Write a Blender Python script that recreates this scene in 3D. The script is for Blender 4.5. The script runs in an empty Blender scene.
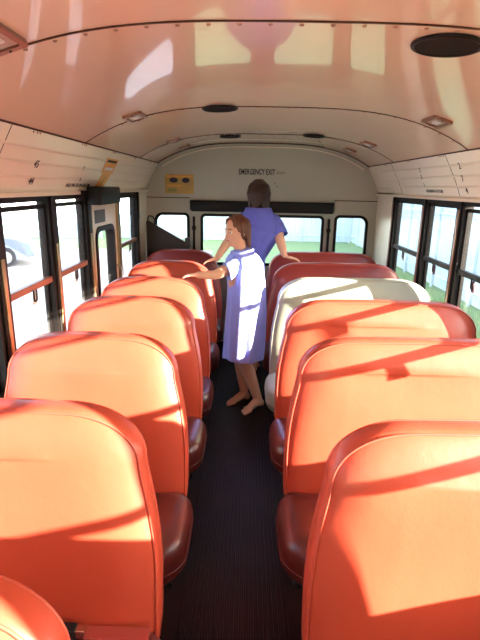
import bpy, bmesh, math, random
from mathutils import Vector, Matrix
PI = math.pi
random.seed(7)
SC = bpy.context.scene
C = SC.collection

# ------------------------------------------------------------------ camera
cam_d = bpy.data.cameras.new('camera')
cam = bpy.data.objects.new('camera', cam_d); C.objects.link(cam)
cam_d.sensor_fit = 'VERTICAL'; cam_d.sensor_height = 24.0; cam_d.lens = 24.0 * 480.0 / 640.0
cam_d.clip_start = 0.03; cam_d.clip_end = 500
_r, _f = math.radians(1.1), 480.0
_dx, _dy = 247 - 240, 187 - 320
_ux = _dx * math.cos(_r) + _dy * math.sin(_r); _uy = -_dx * math.sin(_r) + _dy * math.cos(_r)
_p = math.atan(-_uy / _f); _a = math.atan(_ux * math.cos(_p) / _f)
fwd = Vector((-math.sin(_a) * math.cos(_p), math.cos(_a) * math.cos(_p), -math.sin(_p)))
right = Vector((math.cos(_a), math.sin(_a), 0)); up = right.cross(fwd)
r2 = right * math.cos(_r) + up * math.sin(_r); u2 = -right * math.sin(_r) + up * math.cos(_r)
M3 = Matrix((r2, u2, -fwd)).transposed()
cam.matrix_world = Matrix.Translation((0, 0, 1.70)) @ M3.to_4x4()
SC.camera = cam

# ------------------------------------------------------------------ sky, sun, exposure
TANZ, MY = 0.245, 0.44
w = bpy.data.worlds.new('sky'); SC.world = w; w.use_nodes = True
nt = w.node_tree; nt.nodes.clear()
sky = nt.nodes.new('ShaderNodeTexSky'); sky.sky_type = 'NISHITA'; sky.sun_disc = False
sky.sun_elevation = math.radians(22); sky.sun_rotation = math.radians(110); sky.air_density = 1.0; sky.dust_density = 3.0
bg = nt.nodes.new('ShaderNodeBackground'); bg.inputs[1].default_value = 1.65
wo = nt.nodes.new('ShaderNodeOutputWorld')
hz = nt.nodes.new('ShaderNodeMix'); hz.data_type = 'RGBA'; hz.inputs[0].default_value = 0.55     # bright haze and thin cloud
hz.inputs[7].default_value = (0.92, 0.86, 0.80, 1)
nt.links.new(sky.outputs[0], hz.inputs[6]); nt.links.new(hz.outputs[2], bg.inputs[0]); nt.links.new(bg.outputs[0], wo.inputs[0])
sd = bpy.data.lights.new('sun', 'SUN'); sd.energy = 51.0; sd.color = (1.0, 0.86, 0.68); sd.angle = math.radians(0.6)
so = bpy.data.objects.new('sun', sd); C.objects.link(so)
so.rotation_euler = Vector((-1, MY, -TANZ)).to_track_quat('-Z', 'Y').to_euler(); so.location = (8, -3, 6)
SC.view_settings.view_transform = 'Standard'; SC.view_settings.look = 'None'
SC.view_settings.gamma = 1.0; SC.view_settings.exposure = 0.55
SC.view_settings.use_curve_mapping = False
SC.cycles.use_denoising = True
SC.cycles.max_bounces = 10; SC.cycles.diffuse_bounces = 6; SC.cycles.transparent_max_bounces = 24

# ------------------------------------------------------------------ materials
def mat(name, col, rough=0.5, metal=0.0, noise=None, bump=None, coat=0.0, spec=0.5, col2=None, nscale=6.0, stretch=None):
    m = bpy.data.materials.new(name); m.use_nodes = True
    t = m.node_tree; b = t.nodes['Principled BSDF']
    b.inputs['Base Color'].default_value = (*col, 1); b.inputs['Roughness'].default_value = rough
    b.inputs['Metallic'].default_value = metal; b.inputs['Coat Weight'].default_value = coat
    b.inputs['Coat Roughness'].default_value = 0.15; b.inputs['Specular IOR Level'].default_value = spec
    tc = t.nodes.new('ShaderNodeTexCoord'); src = tc.outputs['Object']
    if stretch:
        mp = t.nodes.new('ShaderNodeMapping'); mp.inputs['Scale'].default_value = stretch
        t.links.new(src, mp.inputs[0]); src = mp.outputs[0]
    if noise is not None:
        n = t.nodes.new('ShaderNodeTexNoise'); n.inputs['Scale'].default_value = nscale; n.inputs['Detail'].default_value = 5
        t.links.new(src, n.inputs['Vector'])
        r = t.nodes.new('ShaderNodeValToRGB'); r.color_ramp.elements[0].position = 0.35; r.color_ramp.elements[1].position = 0.7
        c2 = col2 or tuple(x * (1 - noise) for x in col)
        r.color_ramp.elements[0].color = (*c2, 1); r.color_ramp.elements[1].color = (*col, 1)
        t.links.new(n.outputs['Fac'], r.inputs[0]); t.links.new(r.outputs[0], b.inputs['Base Color'])
    if bump:
        prev = None
        for sc_, st in bump:
            n = t.nodes.new('ShaderNodeTexNoise'); n.inputs['Scale'].default_value = sc_; n.inputs['Detail'].default_value = 3
            t.links.new(src, n.inputs['Vector'])
            bp = t.nodes.new('ShaderNodeBump'); bp.inputs['Strength'].default_value = st; bp.inputs['Distance'].default_value = 0.01
            t.links.new(n.outputs['Fac'], bp.inputs['Height'])
            if prev: t.links.new(prev.outputs[0], bp.inputs['Normal'])
            prev = bp
        t.links.new(prev.outputs[0], b.inputs['Normal'])
    return m

def glass_mat(name, tint, gloss=0.06, dirt=0.0):
    m = bpy.data.materials.new(name); m.use_nodes = True; t = m.node_tree; t.nodes.clear()
    o = t.nodes.new('ShaderNodeOutputMaterial'); tr = t.nodes.new('ShaderNodeBsdfTransparent'); tr.inputs[0].default_value = (*tint, 1)
    g = t.nodes.new('ShaderNodeBsdfGlossy'); g.inputs['Roughness'].default_value = 0.03
    d = t.nodes.new('ShaderNodeBsdfDiffuse'); d.inputs[0].default_value = (0.9, 0.9, 0.9, 1)
    lw = t.nodes.new('ShaderNodeLayerWeight'); lw.inputs[0].default_value = 0.5
    pw = t.nodes.new('ShaderNodeMath'); pw.operation = 'POWER'; pw.inputs[1].default_value = 5.0; t.links.new(lw.outputs['Facing'], pw.inputs[0])
    f = t.nodes.new('ShaderNodeMath'); f.operation = 'MULTIPLY_ADD'; f.inputs[1].default_value = 0.5; f.inputs[2].default_value = 0.03; t.links.new(pw.outputs[0], f.inputs[0])
    mx = t.nodes.new('ShaderNodeMixShader'); m2 = t.nodes.new('ShaderNodeMixShader'); m2.inputs[0].default_value = dirt
    t.links.new(f.outputs[0], mx.inputs[0]); t.links.new(tr.outputs[0], mx.inputs[1]); t.links.new(g.outputs[0], mx.inputs[2])
    t.links.new(mx.outputs[0], m2.inputs[1]); t.links.new(d.outputs[0], m2.inputs[2]); t.links.new(m2.outputs[0], o.inputs[0])
    return m

VB = [(7, 0.30), (160, 0.04)]
M = {}
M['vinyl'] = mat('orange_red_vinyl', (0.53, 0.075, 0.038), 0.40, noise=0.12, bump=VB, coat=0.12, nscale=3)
M['vinyl_shaded'] = mat('shaded_red_vinyl', (0.24, 0.026, 0.022), 0.38, noise=0.15, bump=VB, coat=0.12, nscale=3)  # seat red with the shade of the rear rows put into its colour
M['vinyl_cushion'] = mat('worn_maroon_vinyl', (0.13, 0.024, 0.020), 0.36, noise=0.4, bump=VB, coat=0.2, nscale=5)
M['vinyl_white'] = mat('grey_white_vinyl', (0.36, 0.38, 0.30), 0.42, noise=0.1, bump=VB, nscale=4)
M['piping'] = mat('piping_vinyl', (0.46, 0.075, 0.045), 0.4)
M['piping_white'] = mat('piping_white_vinyl', (0.34, 0.32, 0.26), 0.4)
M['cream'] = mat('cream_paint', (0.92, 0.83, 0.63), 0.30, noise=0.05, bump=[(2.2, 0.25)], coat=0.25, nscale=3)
M['ceiling'] = mat('ceiling_gloss_paint', (0.91, 0.69, 0.50), 0.22, noise=0.05, bump=[(1.6, 0.9)], coat=0.75, nscale=2, stretch=(1.5, 0.7, 1))
M['ceiling'].node_tree.nodes['Principled BSDF'].inputs['Coat Roughness'].default_value = 0.03
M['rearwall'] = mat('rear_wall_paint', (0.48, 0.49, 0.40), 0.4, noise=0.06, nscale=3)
M['seam'] = mat('seam_shadow_brown', (0.07, 0.03, 0.015), 0.6, spec=0.2)
M['rivet'] = mat('rivet_head', (0.42, 0.26, 0.18), 0.35, metal=0.3)
M['black'] = mat('black_frame', (0.010, 0.007, 0.006), 0.5, spec=0.2)
M['pad'] = mat('black_padding', (0.010, 0.010, 0.010), 0.5, bump=[(60, 0.2)], spec=0.25)
M['bronze'] = mat('bronze_rail', (0.27, 0.13, 0.08), 0.35, metal=0.35)
M['brass'] = mat('worn_aluminium', (0.50, 0.40, 0.22), 0.35, metal=0.6, noise=0.4, nscale=9)
M['rubber'] = mat('ribbed_rubber', (0.020, 0.012, 0.009), 0.5, noise=0.4, nscale=4, spec=0.18)
M['floor'] = mat('floor_rubber', (0.018, 0.010, 0.008), 0.6, noise=0.4, nscale=5, spec=0.2)
M['steel'] = mat('painted_steel', (0.05, 0.045, 0.042), 0.4, metal=0.4)
M['chrome'] = mat('chrome', (0.7, 0.7, 0.7), 0.18, metal=1.0)
M['panel_dark'] = mat('dark_brown_board', (0.030, 0.018, 0.014), 0.45)
M['grey_label'] = mat('grey_label', (0.10, 0.10, 0.10), 0.5)
M['ink'] = mat('black_ink', (0.012, 0.008, 0.006), 0.6)
M['paper_white'] = mat('white_sticker', (0.75, 0.75, 0.72), 0.5)
M['yellow'] = mat('yellow_sticker', (0.60, 0.38, 0.08), 0.5, noise=0.25, nscale=14, col2=(0.48, 0.32, 0.10))
M['orange'] = mat('orange_sticker', (0.82, 0.31, 0.03), 0.5, noise=0.2, nscale=20, col2=(0.85, 0.45, 0.10))
M['lens'] = mat('light_lens', (0.55, 0.45, 0.36), 0.3, noise=0.35, nscale=30)
M['mesh_dark'] = mat('dark_grille', (0.008, 0.005, 0.004), 0.7, spec=0.1)
M['skin'] = mat('skin', (0.78, 0.45, 0.30), 0.5, noise=0.08, nscale=12)
M['skin'].node_tree.nodes['Principled BSDF'].inputs['Subsurface Weight'].default_value = 0.08
M['hair'] = mat('brown_hair', (0.050, 0.018, 0.010), 0.5, noise=0.5, nscale=18, bump=[(40, 0.6)], stretch=(3, 3, 0.5))
M['hair2'] = mat('chestnut_hair', (0.16, 0.06, 0.025), 0.5, noise=0.4, nscale=18, bump=[(40, 0.6)], stretch=(3, 3, 0.5))
M['lav'] = mat('lavender_terry', (0.33, 0.39, 0.96), 0.85, noise=0.08, nscale=25, bump=[(90, 0.35)])
M['purple'] = mat('violet_terry', (0.15, 0.18, 0.72), 0.85, noise=0.12, nscale=25, bump=[(90, 0.35)])
M['eye'] = mat('eye_white', (0.8, 0.78, 0.74), 0.3)
M['iris'] = mat('dark_iris', (0.03, 0.02, 0.015), 0.2)
M['lip'] = mat('lips', (0.50, 0.17, 0.13), 0.45)
M['grass'] = mat('lawn', (0.17, 0.32, 0.10), 0.9, noise=0.5, nscale=3, col2=(0.26, 0.36, 0.18))
M['blade'] = mat('grass_blade', (0.38, 0.50, 0.24), 0.7)
M['lot'] = mat('pale_concrete', (0.52, 0.50, 0.48), 0.85, noise=0.12, nscale=0.6)
M['fence'] = mat('white_corrugated_steel', (0.78, 0.80, 0.80), 0.45, noise=0.12, nscale=0.7, col2=(0.62, 0.72, 0.80))
M['silver'] = mat('silver_car_paint', (0.22, 0.27, 0.33), 0.3, metal=0.2, coat=0.5)
M['tyre'] = mat('tyre_rubber', (0.03, 0.03, 0.032), 0.7)
M['carglass'] = mat('tinted_car_glass', (0.06, 0.08, 0.09), 0.06, spec=0.8)
M['lamp'] = mat('headlamp', (0.8, 0.8, 0.82), 0.1, spec=0.8)
M['leaf'] = mat('tree_leaves', (0.10, 0.20, 0.05), 0.8, noise=0.5, nscale=4)
M['bark'] = mat('tree_bark', (0.10, 0.07, 0.05), 0.9, noise=0.4)
M['buspaint'] = mat('outer_skin_paint', (0.70, 0.70, 0.68), 0.4)
M['glass'] = glass_mat('window_glass', (0.93, 0.96, 0.97), dirt=0.03)
M['glass_dirty'] = glass_mat('hazy_window_glass', (0.90, 0.94, 0.97), dirt=0.03)
M['panel_red'] = mat('maroon_label', (0.16, 0.03, 0.06), 0.5)
M['pictures'] = mat('print_dark', (0.03, 0.02, 0.04), 0.5)
M['greenish'] = mat('print_green', (0.25, 0.30, 0.08), 0.5)
M['render'] = mat('beige_render', (0.45, 0.42, 0.36), 0.9, noise=0.1)
M['belt_red'] = mat('red_belt_webbing', (0.33, 0.05, 0.035), 0.55)

# ------------------------------------------------------------------ mesh helpers
def obj(name, bm, m, parent=None, smooth=False, mods=None):
    bmesh.ops.recalc_face_normals(bm, faces=bm.faces)
    me = bpy.data.meshes.new(name); bm.to_mesh(me); bm.free()
    me.materials.append(M[m] if isinstance(m, str) else m)
    if smooth:
        for p in me.polygons: p.use_smooth = True
    o = bpy.data.objects.new(name, me); C.objects.link(o)
    if parent is not None: o.parent = parent
    return o
def tag(o, label=None, cat=None, group=None, kind=None):
    if label: o['label'] = label
    if cat: o['category'] = cat
    if group: o['group'] = group
    if kind: o['kind'] = kind
    return o
def empty(name, loc=(0, 0, 0)):
    o = bpy.data.objects.new(name, None); C.objects.link(o); o.location = loc; o.empty_display_size = 0.1; return o
def struct(name, bm, m, parent=None, smooth=False, label=None):
    o = obj(name, bm, m, parent, smooth)
    if parent is None: o['kind'] = 'structure'
    if label: o['label'] = label
    return o
def box(bm, x0, x1, y0, y1, z0, z1, bev=0.0, seg=2):
    r = bmesh.ops.create_cube(bm, size=1.0); vs = r['verts']
    for v in vs:
        v.co = Vector(((x0 + x1) / 2 + v.co.x * (x1 - x0), (y0 + y1) / 2 + v.co.y * (y1 - y0), (z0 + z1) / 2 + v.co.z * (z1 - z0)))
    if bev > 0:
        es = list({e for v in vs for e in v.link_edges})
        bmesh.ops.bevel(bm, geom=es, offset=bev, segments=seg, profile=0.5, affect='EDGES')
def B(*a, **k):
    bm = bmesh.new(); box(bm, *a, **k); return bm
def tube(bm, pts, rad, n=8, closed=False, cap=True, scale=(1, 1)):
    pts = [Vector(p) for p in pts]; N = len(pts)
    rads = rad if isinstance(rad, (list, tuple)) else [rad] * N
    rings = []; prev = None
    for i, p in enumerate(pts):
        if closed: t = (pts[(i + 1) % N] - pts[i - 1]).normalized()
        elif i == 0: t = (pts[1] - p).normalized()
        elif i == N - 1: t = (p - pts[i - 1]).normalized()
        else: t = (pts[i + 1] - pts[i - 1]).normalized()
        if prev is None:
            a = Vector((0, 0, 1)) if abs(t.z) < 0.9 else Vector((1, 0, 0))
            u = (a - t * a.dot(t)).normalized()
        else: u = (prev - t * prev.dot(t)).normalized()
        prev = u; v = t.cross(u)
        rings.append([bm.verts.new(p + (u * math.cos(2 * PI * k / n) * scale[0] + v * math.sin(2 * PI * k / n) * scale[1]) * rads[i]) for k in range(n)])
    L = N if closed else N - 1
    for i in range(L):
        a, b = rings[i], rings[(i + 1) % N]
        for k in range(n): bm.faces.new((a[k], a[(k + 1) % n], b[(k + 1) % n], b[k]))
    if cap and not closed:
        bm.faces.new(rings[0][::-1]); bm.faces.new(rings[-1])
def loft(bm, rings, closed=True, cap=True):
    vr = [[bm.verts.new(p) for p in r] for r in rings]
    n = len(vr[0])
    for a, b in zip(vr, vr[1:]):
        for k in range(n if closed else n - 1):
            bm.faces.new((a[k], a[(k + 1) % n], b[(k + 1) % n], b[k]))
    if cap and closed:
        bm.faces.new(vr[0][::-1]); bm.faces.new(vr[-1])
    return vr
def ball(bm, c, r, seg=20, rings=14, rot=None):
    r = r if isinstance(r, (list, tuple)) else (r, r, r)
    res = bmesh.ops.create_uvsphere(bm, u_segments=seg, v_segments=rings, radius=1.0)
    mt = Matrix.Translation(c) @ (rot.to_4x4() if rot else Matrix()) @ Matrix.Diagonal((*r, 1))
    bmesh.ops.transform(bm, matrix=mt, verts=res['verts']); return res['verts']
def disc(bm, c, r, axis, h, n=32, r2=None):
    """short cylinder, axis vector, height h"""
    q = Vector(axis).to_track_quat('Z', 'Y').to_matrix().to_4x4()
    res = bmesh.ops.create_cone(bm, cap_ends=True, segments=n, radius1=r, radius2=r if r2 is None else r2, depth=h, matrix=Matrix.Translation(c) @ q)
    return res['verts']
def rrect(x0, x1, z0, z1, r, n=8):
    """closed loop with rounded corners; r one number or four (bl, br, tr, tl)"""
    rs = r if isinstance(r, (list, tuple)) else (r,) * 4
    out = []
    for (cx, cz, a0, q) in ((x0 + rs[0], z0 + rs[0], PI, rs[0]), (x1 - rs[1], z0 + rs[1], 1.5 * PI, rs[1]), (x1 - rs[2], z1 - rs[2], 0, rs[2]), (x0 + rs[3], z1 - rs[3], 0.5 * PI, rs[3])):
        for k in range(n + 1):
            a = a0 + 0.5 * PI * k / n
            out.append((cx + q * math.cos(a), cz + q * math.sin(a)))
    return out
def ring_plate(bm, outer, inner, f0, f1):
    """solid ring between two loops; f0/f1 map (u,v)->3D on either face"""
    n = len(outer); A = [bm.verts.new(f0(*p)) for p in outer]; Bv = [bm.verts.new(f0(*p)) for p in inner]
    D = [bm.verts.new(f1(*p)) for p in outer]; E = [bm.verts.new(f1(*p)) for p in inner]
    for k in range(n):
        j = (k + 1) % n
        for q in ((A[k], A[j], Bv[j], Bv[k]), (D[k], D[j], E[j], E[k]), (A[k], A[j], D[j], D[k]), (Bv[k], Bv[j], E[j], E[k])):
            bm.faces.new(q)
def text_obj(name, body, size, mw, m, parent=None, extrude=0.0006, sx=1.0):
    cu = bpy.data.curves.new(name, 'FONT'); cu.body = body; cu.size = size; cu.extrude = extrude
    cu.align_x = 'CENTER'; cu.align_y = 'CENTER'; cu.resolution_u = 3; cu.offset = size * (0.022 if size > 0.07 else 0.004)
    t = bpy.data.objects.new(name, cu); C.objects.link(t)
    bpy.context.view_layer.update()
    me = bpy.data.meshes.new_from_object(t.evaluated_get(bpy.context.evaluated_depsgraph_get()))
    bpy.data.objects.remove(t); me.materials.clear(); me.materials.append(M[m])
    o = bpy.data.objects.new(name, me); C.objects.link(o)
    o.matrix_world = mw @ Matrix.Diagonal((sx, 1, 1, 1))
    if parent is not None: o.parent = parent
    return o

# ------------------------------------------------------------------ the bus body
XL, XR, XC = -1.05, 1.37, 0.16
YF, YB = -1.9, 5.2
ZS, ZT, ZH = 0.78, 1.635, 1.67           # sill, window top, header bottom of the cove
CT, CX = 1.925, 1.08                     # cove top height and half width there
def zc(x):
    return 2.13 - 0.09 * (abs(x - XC) / 0.84) ** 3.3
def ceil_pts(n=40):
    return [(XC - CX + 2 * CX * i / n) for i in range(n + 1)]
PIT = [ -1.9, 0.02, 1.45, 2.87, 4.29, 5.2]
bm = bmesh.new()
for side in (0, 1):
    pass
ys = [YF] + [YF + (YB - YF) * i / 24 for i in range(1, 25)]
lo = [[Vector((x, y, zc(x))) for x in ceil_pts()] for y in ys]
hi = [[Vector((x, y, zc(x) + 0.05)) for x in ceil_pts()] for y in ys]
loft(bm, lo, closed=False, cap=False); loft(bm, hi, closed=False, cap=False)
struct('ceiling', bm, 'ceiling', smooth=True)

ROOFCAP = None
# seams across the ceiling, gap shadow drawn as dark brown strips, with rivets
k = 1
for y in (0.02, 1.45, 2.87, 4.29):
    bm = bmesh.new()
    xs = ceil_pts(48)
    rings = []
    for x in xs:
        z = zc(x)
        rings.append([Vector((x, y - 0.004, z + 0.002)), Vector((x, y - 0.004, z - 0.0035)), Vector((x, y + 0.004, z - 0.0035)), Vector((x, y + 0.004, z + 0.002))])
    loft(bm, rings)
    struct('trim_%d' % k, bm, 'seam'); k += 1
    bm = bmesh.new()
    x = XC - CX + 0.04
    while x < XC + CX:
        ball(bm, (x, y + 0.03, zc(x) - 0.001), (0.007, 0.007, 0.0045), 8, 6); x += 0.085
    struct('trim_%d' % k, bm, 'rivet', smooth=True); k += 1

def cove(side):
    """sloping panel between window header and ceiling with pressed ridges"""
    xw = XL if side < 0 else XR
    xt = XC + side * CX
    bm = bmesh.new()
    prof = []
    N = 60
    for i in range(N + 1):
        t = i / N
        x = xw + (xt - xw) * t ** 1.15; z = ZH + (CT - ZH) * t
        for c in (0.22, 0.47, 0.72):
            d = (t - c) / 0.018
            if abs(d) < 3: x += -side * 0.004 * math.exp(-d * d)
        prof.append((x, z))
    full = [(xw, ZH - 0.035)] + prof
    back = [(x + side * 0.05, z + 0.02) for x, z in reversed(full)]
    loop = full + back
    rings = [[Vector((x, y, z)) for x, z in loop] for y in (YF, YB)]
    loft(bm, rings)
    return bm
struct('wall_left', cove(-1), 'cream'); 
struct('wall_right', cove(1), 'cream')
def cove_pt(side, t, y, off=0.0):
    xw = XL if side < 0 else XR; xt = XC + side * CX
    x = xw + (xt - xw) * t ** 1.15; z = ZH + (CT - ZH) * t
    nrm = Vector((-side * (CT - ZH), 0, -abs(xt - xw))).normalized()
    return Vector((x, y, z)) + nrm * off
# vertical joints of the cove panels, beads along header and ceiling edge
for side, yy in ((-1, (2.0,)), (1, (3.21, 1.9, 4.39))):
    for y in yy:
        bm = bmesh.new()
        tube(bm, [cove_pt(side, t, y, 0.0003) for t in (0, .2, .4, .6, .8, 1)], 0.0016, 6)
        struct('trim_%d' % k, bm, 'seam'); k += 1
    bm = bmesh.new(); tube(bm, [Vector((XC + side * CX, YF, CT - 0.002)), Vector((XC + side * CX, YB, CT - 0.002))], 0.005, 8)
    struct('trim_%d' % k, bm, 'seam'); k += 1
    bm = bmesh.new(); xw = XL if side < 0 else XR
    box(bm, min(xw, xw - side * 0.018), max(xw, xw - side * 0.018), YF, YB, ZH - 0.034, ZH - 0.012, 0.004)
    struct('trim_%d' % k, bm, 'cream'); k += 1
    bm = bmesh.new()
    y = 0.70 if side > 0 else 0.3
    for i in range(9):
        for dy in (-0.02, 0.02, 0.05):
            ball(bm, cove_pt(side, 0.955, y + dy, 0.001), 0.0045, 8, 6)
        y += 0.64
    struct('trim_%d' % k, bm, 'rivet', smooth=True); k += 1

# lower walls, solid ends of the side walls
def wallbox(name, side, y0, y1, z0, z1, m='cream', inset=0.0):
    xw = XL if side < 0 else XR
    a, b = xw - side * inset, xw + side * 0.06
    return struct(name, B(min(a, b), max(a, b), y0, y1, z0, z1), m)
wallbox('wall_left_lower', -1, YF, 3.25, 0, ZS); wallbox('wall_left_lower', -1, 3.95, YB, 0, ZS)
wallbox('wall_left_rear', -1, 4.72, YB, ZS, ZH); wallbox('wall_right_lower', 1, YF, YB, 0, ZS)
wallbox('wall_right_rear', 1, 4.60, YB, ZS, ZH)
wallbox('wall_left_header', -1, YF, YB, ZT, ZH, inset=-0.002); wallbox('wall_right_header', 1, YF, YB, ZT, ZH, inset=-0.002)

# rubber floor: flat under the seats, ribbed along the aisle
struct('floor', B(XL - 0.05, XR + 0.05, YF, YB, -0.06, 0.0), 'floor')
bm = bmesh.new()
a0, a1 = -0.235, 0.205; nr = 22; pitch = (a1 - a0) / nr; loop = []
for i in range(nr):
    x = a0 + i * pitch
    loop += [(x, 0.003), (x + pitch * 0.3, 0.003), (x + pitch * 0.38, 0.0075), (x + pitch * 0.88, 0.0075), (x + pitch * 0.96, 0.003)]
loop += [(a1, 0.003), (a1, 0.0005), (a0, 0.0005)]
loft(bm, [[Vector((x, y, z)) for x, z in loop] for y in (YF + 0.02, YB - 0.02)])
struct('floor_aisle', bm, 'rubber')

# ------------------------------------------------------------------ rear wall
def fy(y): return lambda u, v: Vector((u, y, v))
wins = [(-0.955, -0.625, 0.90, 1.405, (0.03, 0.03, 0.03, 0.07)), (-0.465, 0.805, 0.90, 1.400, (0.03, 0.03, 0.03, 0.03)), (0.955, 1.27, 0.90, 1.41, (0.03, 0.03, 0.07, 0.03))]
bm = bmesh.new()
edges = [XL - 0.05, -0.54, 0.88, XR + 0.05]
for (x0, x1, z0, z1, r), e0, e1 in zip(wins, edges, edges[1:]):
    ring_plate(bm, rrect(e0, e1, 0.80, 1.43, 0.0), rrect(x0, x1, z0, z1, r), fy(YB), fy(YB + 0.05))
box(bm, XL - 0.05, XR + 0.05, YB, YB + 0.05, 0, 0.80)
pts = [(XL - 0.05, 1.43), (XR + 0.05, 1.43), (XR + 0.03, ZH)] + [(x, zc(x) + 0.02) for x in reversed(ceil_pts(30))] + [(XL - 0.03, ZH)]
loft(bm, [[Vector((x, y, z)) for x, z in pts] for y in (YB, YB + 0.05)])
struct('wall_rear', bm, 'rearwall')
# bow where rear cap meets ceiling, horizontal joint
bm = bmesh.new()
tube(bm, [Vector((x, YB - 0.05, zc(x) - 0.003)) for x in ceil_pts(40)], 0.005, 6)
struct('trim_%d' % k, bm, 'seam'); k += 1
bm = bmesh.new()
inn = [(XC + (x - XC) * 0.965, zc(x) - 0.035) for x in ceil_pts(40)]
tube(bm, [Vector((x, YB - 0.004, z)) for x, z in inn], 0.005, 6)
struct('trim_%d' % k, bm, 'cream'); k += 1
struct('trim_%d' % k, B(XL, -0.60, YB - 0.006, YB, 1.575, 1.583), 'seam'); k += 1
struct('trim_%d' % k, B(0.92, XR, YB - 0.006, YB, 1.575, 1.583), 'seam'); k += 1
for (x0, x1, z0, z1, r), n in zip(wins, (1, 2, 3)):
    e = empty('window_%d' % n, ((x0 + x1) / 2, YB, z0)); e['kind'] = 'structure'
    L = Matrix.Translation(-e.location)
    bm = bmesh.new()
    g = 0.022
    ring_plate(bm, rrect(x0 - g, x1 + g, z0 - g, z1 + g, tuple(q + g for q in r)), rrect(x0 + 0.006, x1 - 0.006, z0 + 0.006, z1 - 0.006, r), fy(YB - 0.012), fy(YB + 0.02))
    bm.transform(L); obj('window_gasket', bm, 'black', e)
    bm = B(x0 + 0.002, x1 - 0.002, YB + 0.022, YB + 0.026, z0 + 0.002, z1 - 0.002); bm.transform(L); obj('pane', bm, 'glass', e)
# padded header over the rear window
t = empty('padded_header', (0.16, YB, 1.44)); tag(t, 'long dark padded header bar above the middle rear window', 'header pad')
bm = B(-0.745, 0.75, -0.085, 0, 0.005, 0.118, bev=0.018, seg=3); obj('padding', bm, 'pad', t, True)
for sx in (-0.747, 0.747):
    obj('end_bracket', B(sx - 0.006, sx + 0.006, -0.05, 0, 0.02, 0.12), 'black', t)
# latch rods either side of the middle window
for x in (-0.555, 0.875):
    t = empty('latch_rod', (x, YB, 0.95))
    tag(t, 'dark vertical latch rod ' + ('left' if x < 0 else 'right') + ' of the middle rear window', 'latch', 'latch rods beside the middle rear window')
    obj('rod', B(-0.012, 0.012, -0.035, -0.012, 0.0, 0.44, bev=0.004), 'black', t)
    obj('guide', B(-0.022, 0.022, -0.03, 0, 0.06, 0.10, bev=0.004), 'steel', t)
    obj('guide', B(-0.022, 0.022, -0.03, 0, 0.30, 0.34, bev=0.004), 'steel', t)
# dark board in the rear left corner, top edge slanting
t = empty('corner_board', (-0.82, 5.05, 0.0))
tag(t, 'dark brown board with slanted top edge before the left rear window', 'board')
bm = bmesh.new()
pts = [(-0.215, 0.0), (0.20, 0.0), (0.20, 1.125), (0.165, 1.15), (-0.19, 1.345), (-0.215, 1.34)]
loft(bm, [[Vector((x, y, z)) for x, z in pts] for y in (-0.015, 0.015)])
obj('board', bm, 'panel_dark', t)
bm = bmesh.new(); tube(bm, [Vector(p) for p in ((-0.20, 0, 1.335), (-0.20, 0, 1.375), (-0.185, 0, 1.395), (-0.15, 0, 1.39), (-0.13, 0, 1.36), (-0.13, 0, 1.31))], 0.008, 8)
obj('grab_loop', bm, 'steel', t, True)
bm = B(0.185, 0.235, -0.02, 0.02, 0.0, 1.18, bev=0.006); obj('edge_post', bm, 'steel', t)

# ------------------------------------------------------------------ side windows
nwin = [4]
def side_window(side, y0, y1, latch=True, gap=True, sticker=None):
    xw = XL if side < 0 else XR
    e = empty('window_%d' % nwin[0], (xw, (y0 + y1) / 2, ZS)); nwin[0] += 1; e['kind'] = 'structure'
    h = (y1 - y0) / 2; H = ZT - ZS
    def bx(name, xa, xb, ya, yb, za, zb, m, bev=0.0):
        a, b = side * xa, side * xb
        return obj(name, B(min(a, b), max(a, b), ya, yb, za, zb, bev=bev), m, e)
    zm = 1.20 - ZS
    # outer frame (one mesh)
    bm = bmesh.new()
    def fb(xa, xb, ya, yb, za, zb): box(bm, min(side * xa, side * xb), max(side * xa, side * xb), ya, yb, za, zb)
    fb(-0.012, 0.045, -h, -h + 0.028, 0, H); fb(-0.012, 0.045, h - 0.028, h, 0, H)
    fb(-0.012, 0.045, -h, h, H - 0.024, H); fb(-0.012, 0.045, -h, h, 0, 0.025)
    obj('window_frame', bm, 'black', e)
    # upper sash
    bm = bmesh.new()
    top = H - 0.024 - (0.016 if gap else 0)
    fb(0.006, 0.026, -h + 0.028, h - 0.028, top - 0.022, top)
    fb(0.006, 0.026, -h + 0.028, -h + 0.042, zm - 0.01, top); fb(0.006, 0.026, h - 0.042, h - 0.028, zm - 0.01, top)
    s1 = obj('upper_sash', bm, 'black', e)
    obj('meeting_rail', B(*sorted((side * -0.006, side * 0.028)), -h + 0.028, h - 0.028, zm - 0.017, zm + 0.017, bev=0.004), 'bronze' if side < 0 else 'black', e)
    obj('pane', B(*sorted((side * 0.014, side * 0.018)), -h + 0.040, h - 0.040, zm + 0.012, top - 0.020), 'glass_dirty', e)
    # lower sash
    bm = bmesh.new()
    fb(0.020, 0.040, -h + 0.028, -h + 0.042, 0.02, zm); fb(0.020, 0.040, h - 0.042, h - 0.028, 0.02, zm)
    fb(0.020, 0.040, -h + 0.028, h - 0.028, 0.02, 0.045)
    obj('lower_sash', bm, 'black', e)
    obj('pane', B(*sorted((side * 0.028, side * 0.032)), -h + 0.040, h - 0.040, 0.04, zm - 0.012), 'glass', e)
    if latch:
        bm = bmesh.new()
        x = side * -0.012
        tube(bm, [Vector((x, -0.016, zm - 0.010)), Vector((x, -0.016, zm - 0.055)), Vector((x, -0.010, zm - 0.066)), Vector((x, 0.010, zm - 0.066)), Vector((x, 0.016, zm - 0.055)), Vector((x, 0.016, zm - 0.010))], 0.0045, 8)
        l = obj('latch', bm, 'steel', e, True)
        obj('latch_label', B(*sorted((side * -0.004, side * -0.007)), -0.019, 0.019, zm - 0.085, zm - 0.020), 'paper_white' if side < 0 else 'panel_red', l)
    return e
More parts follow.
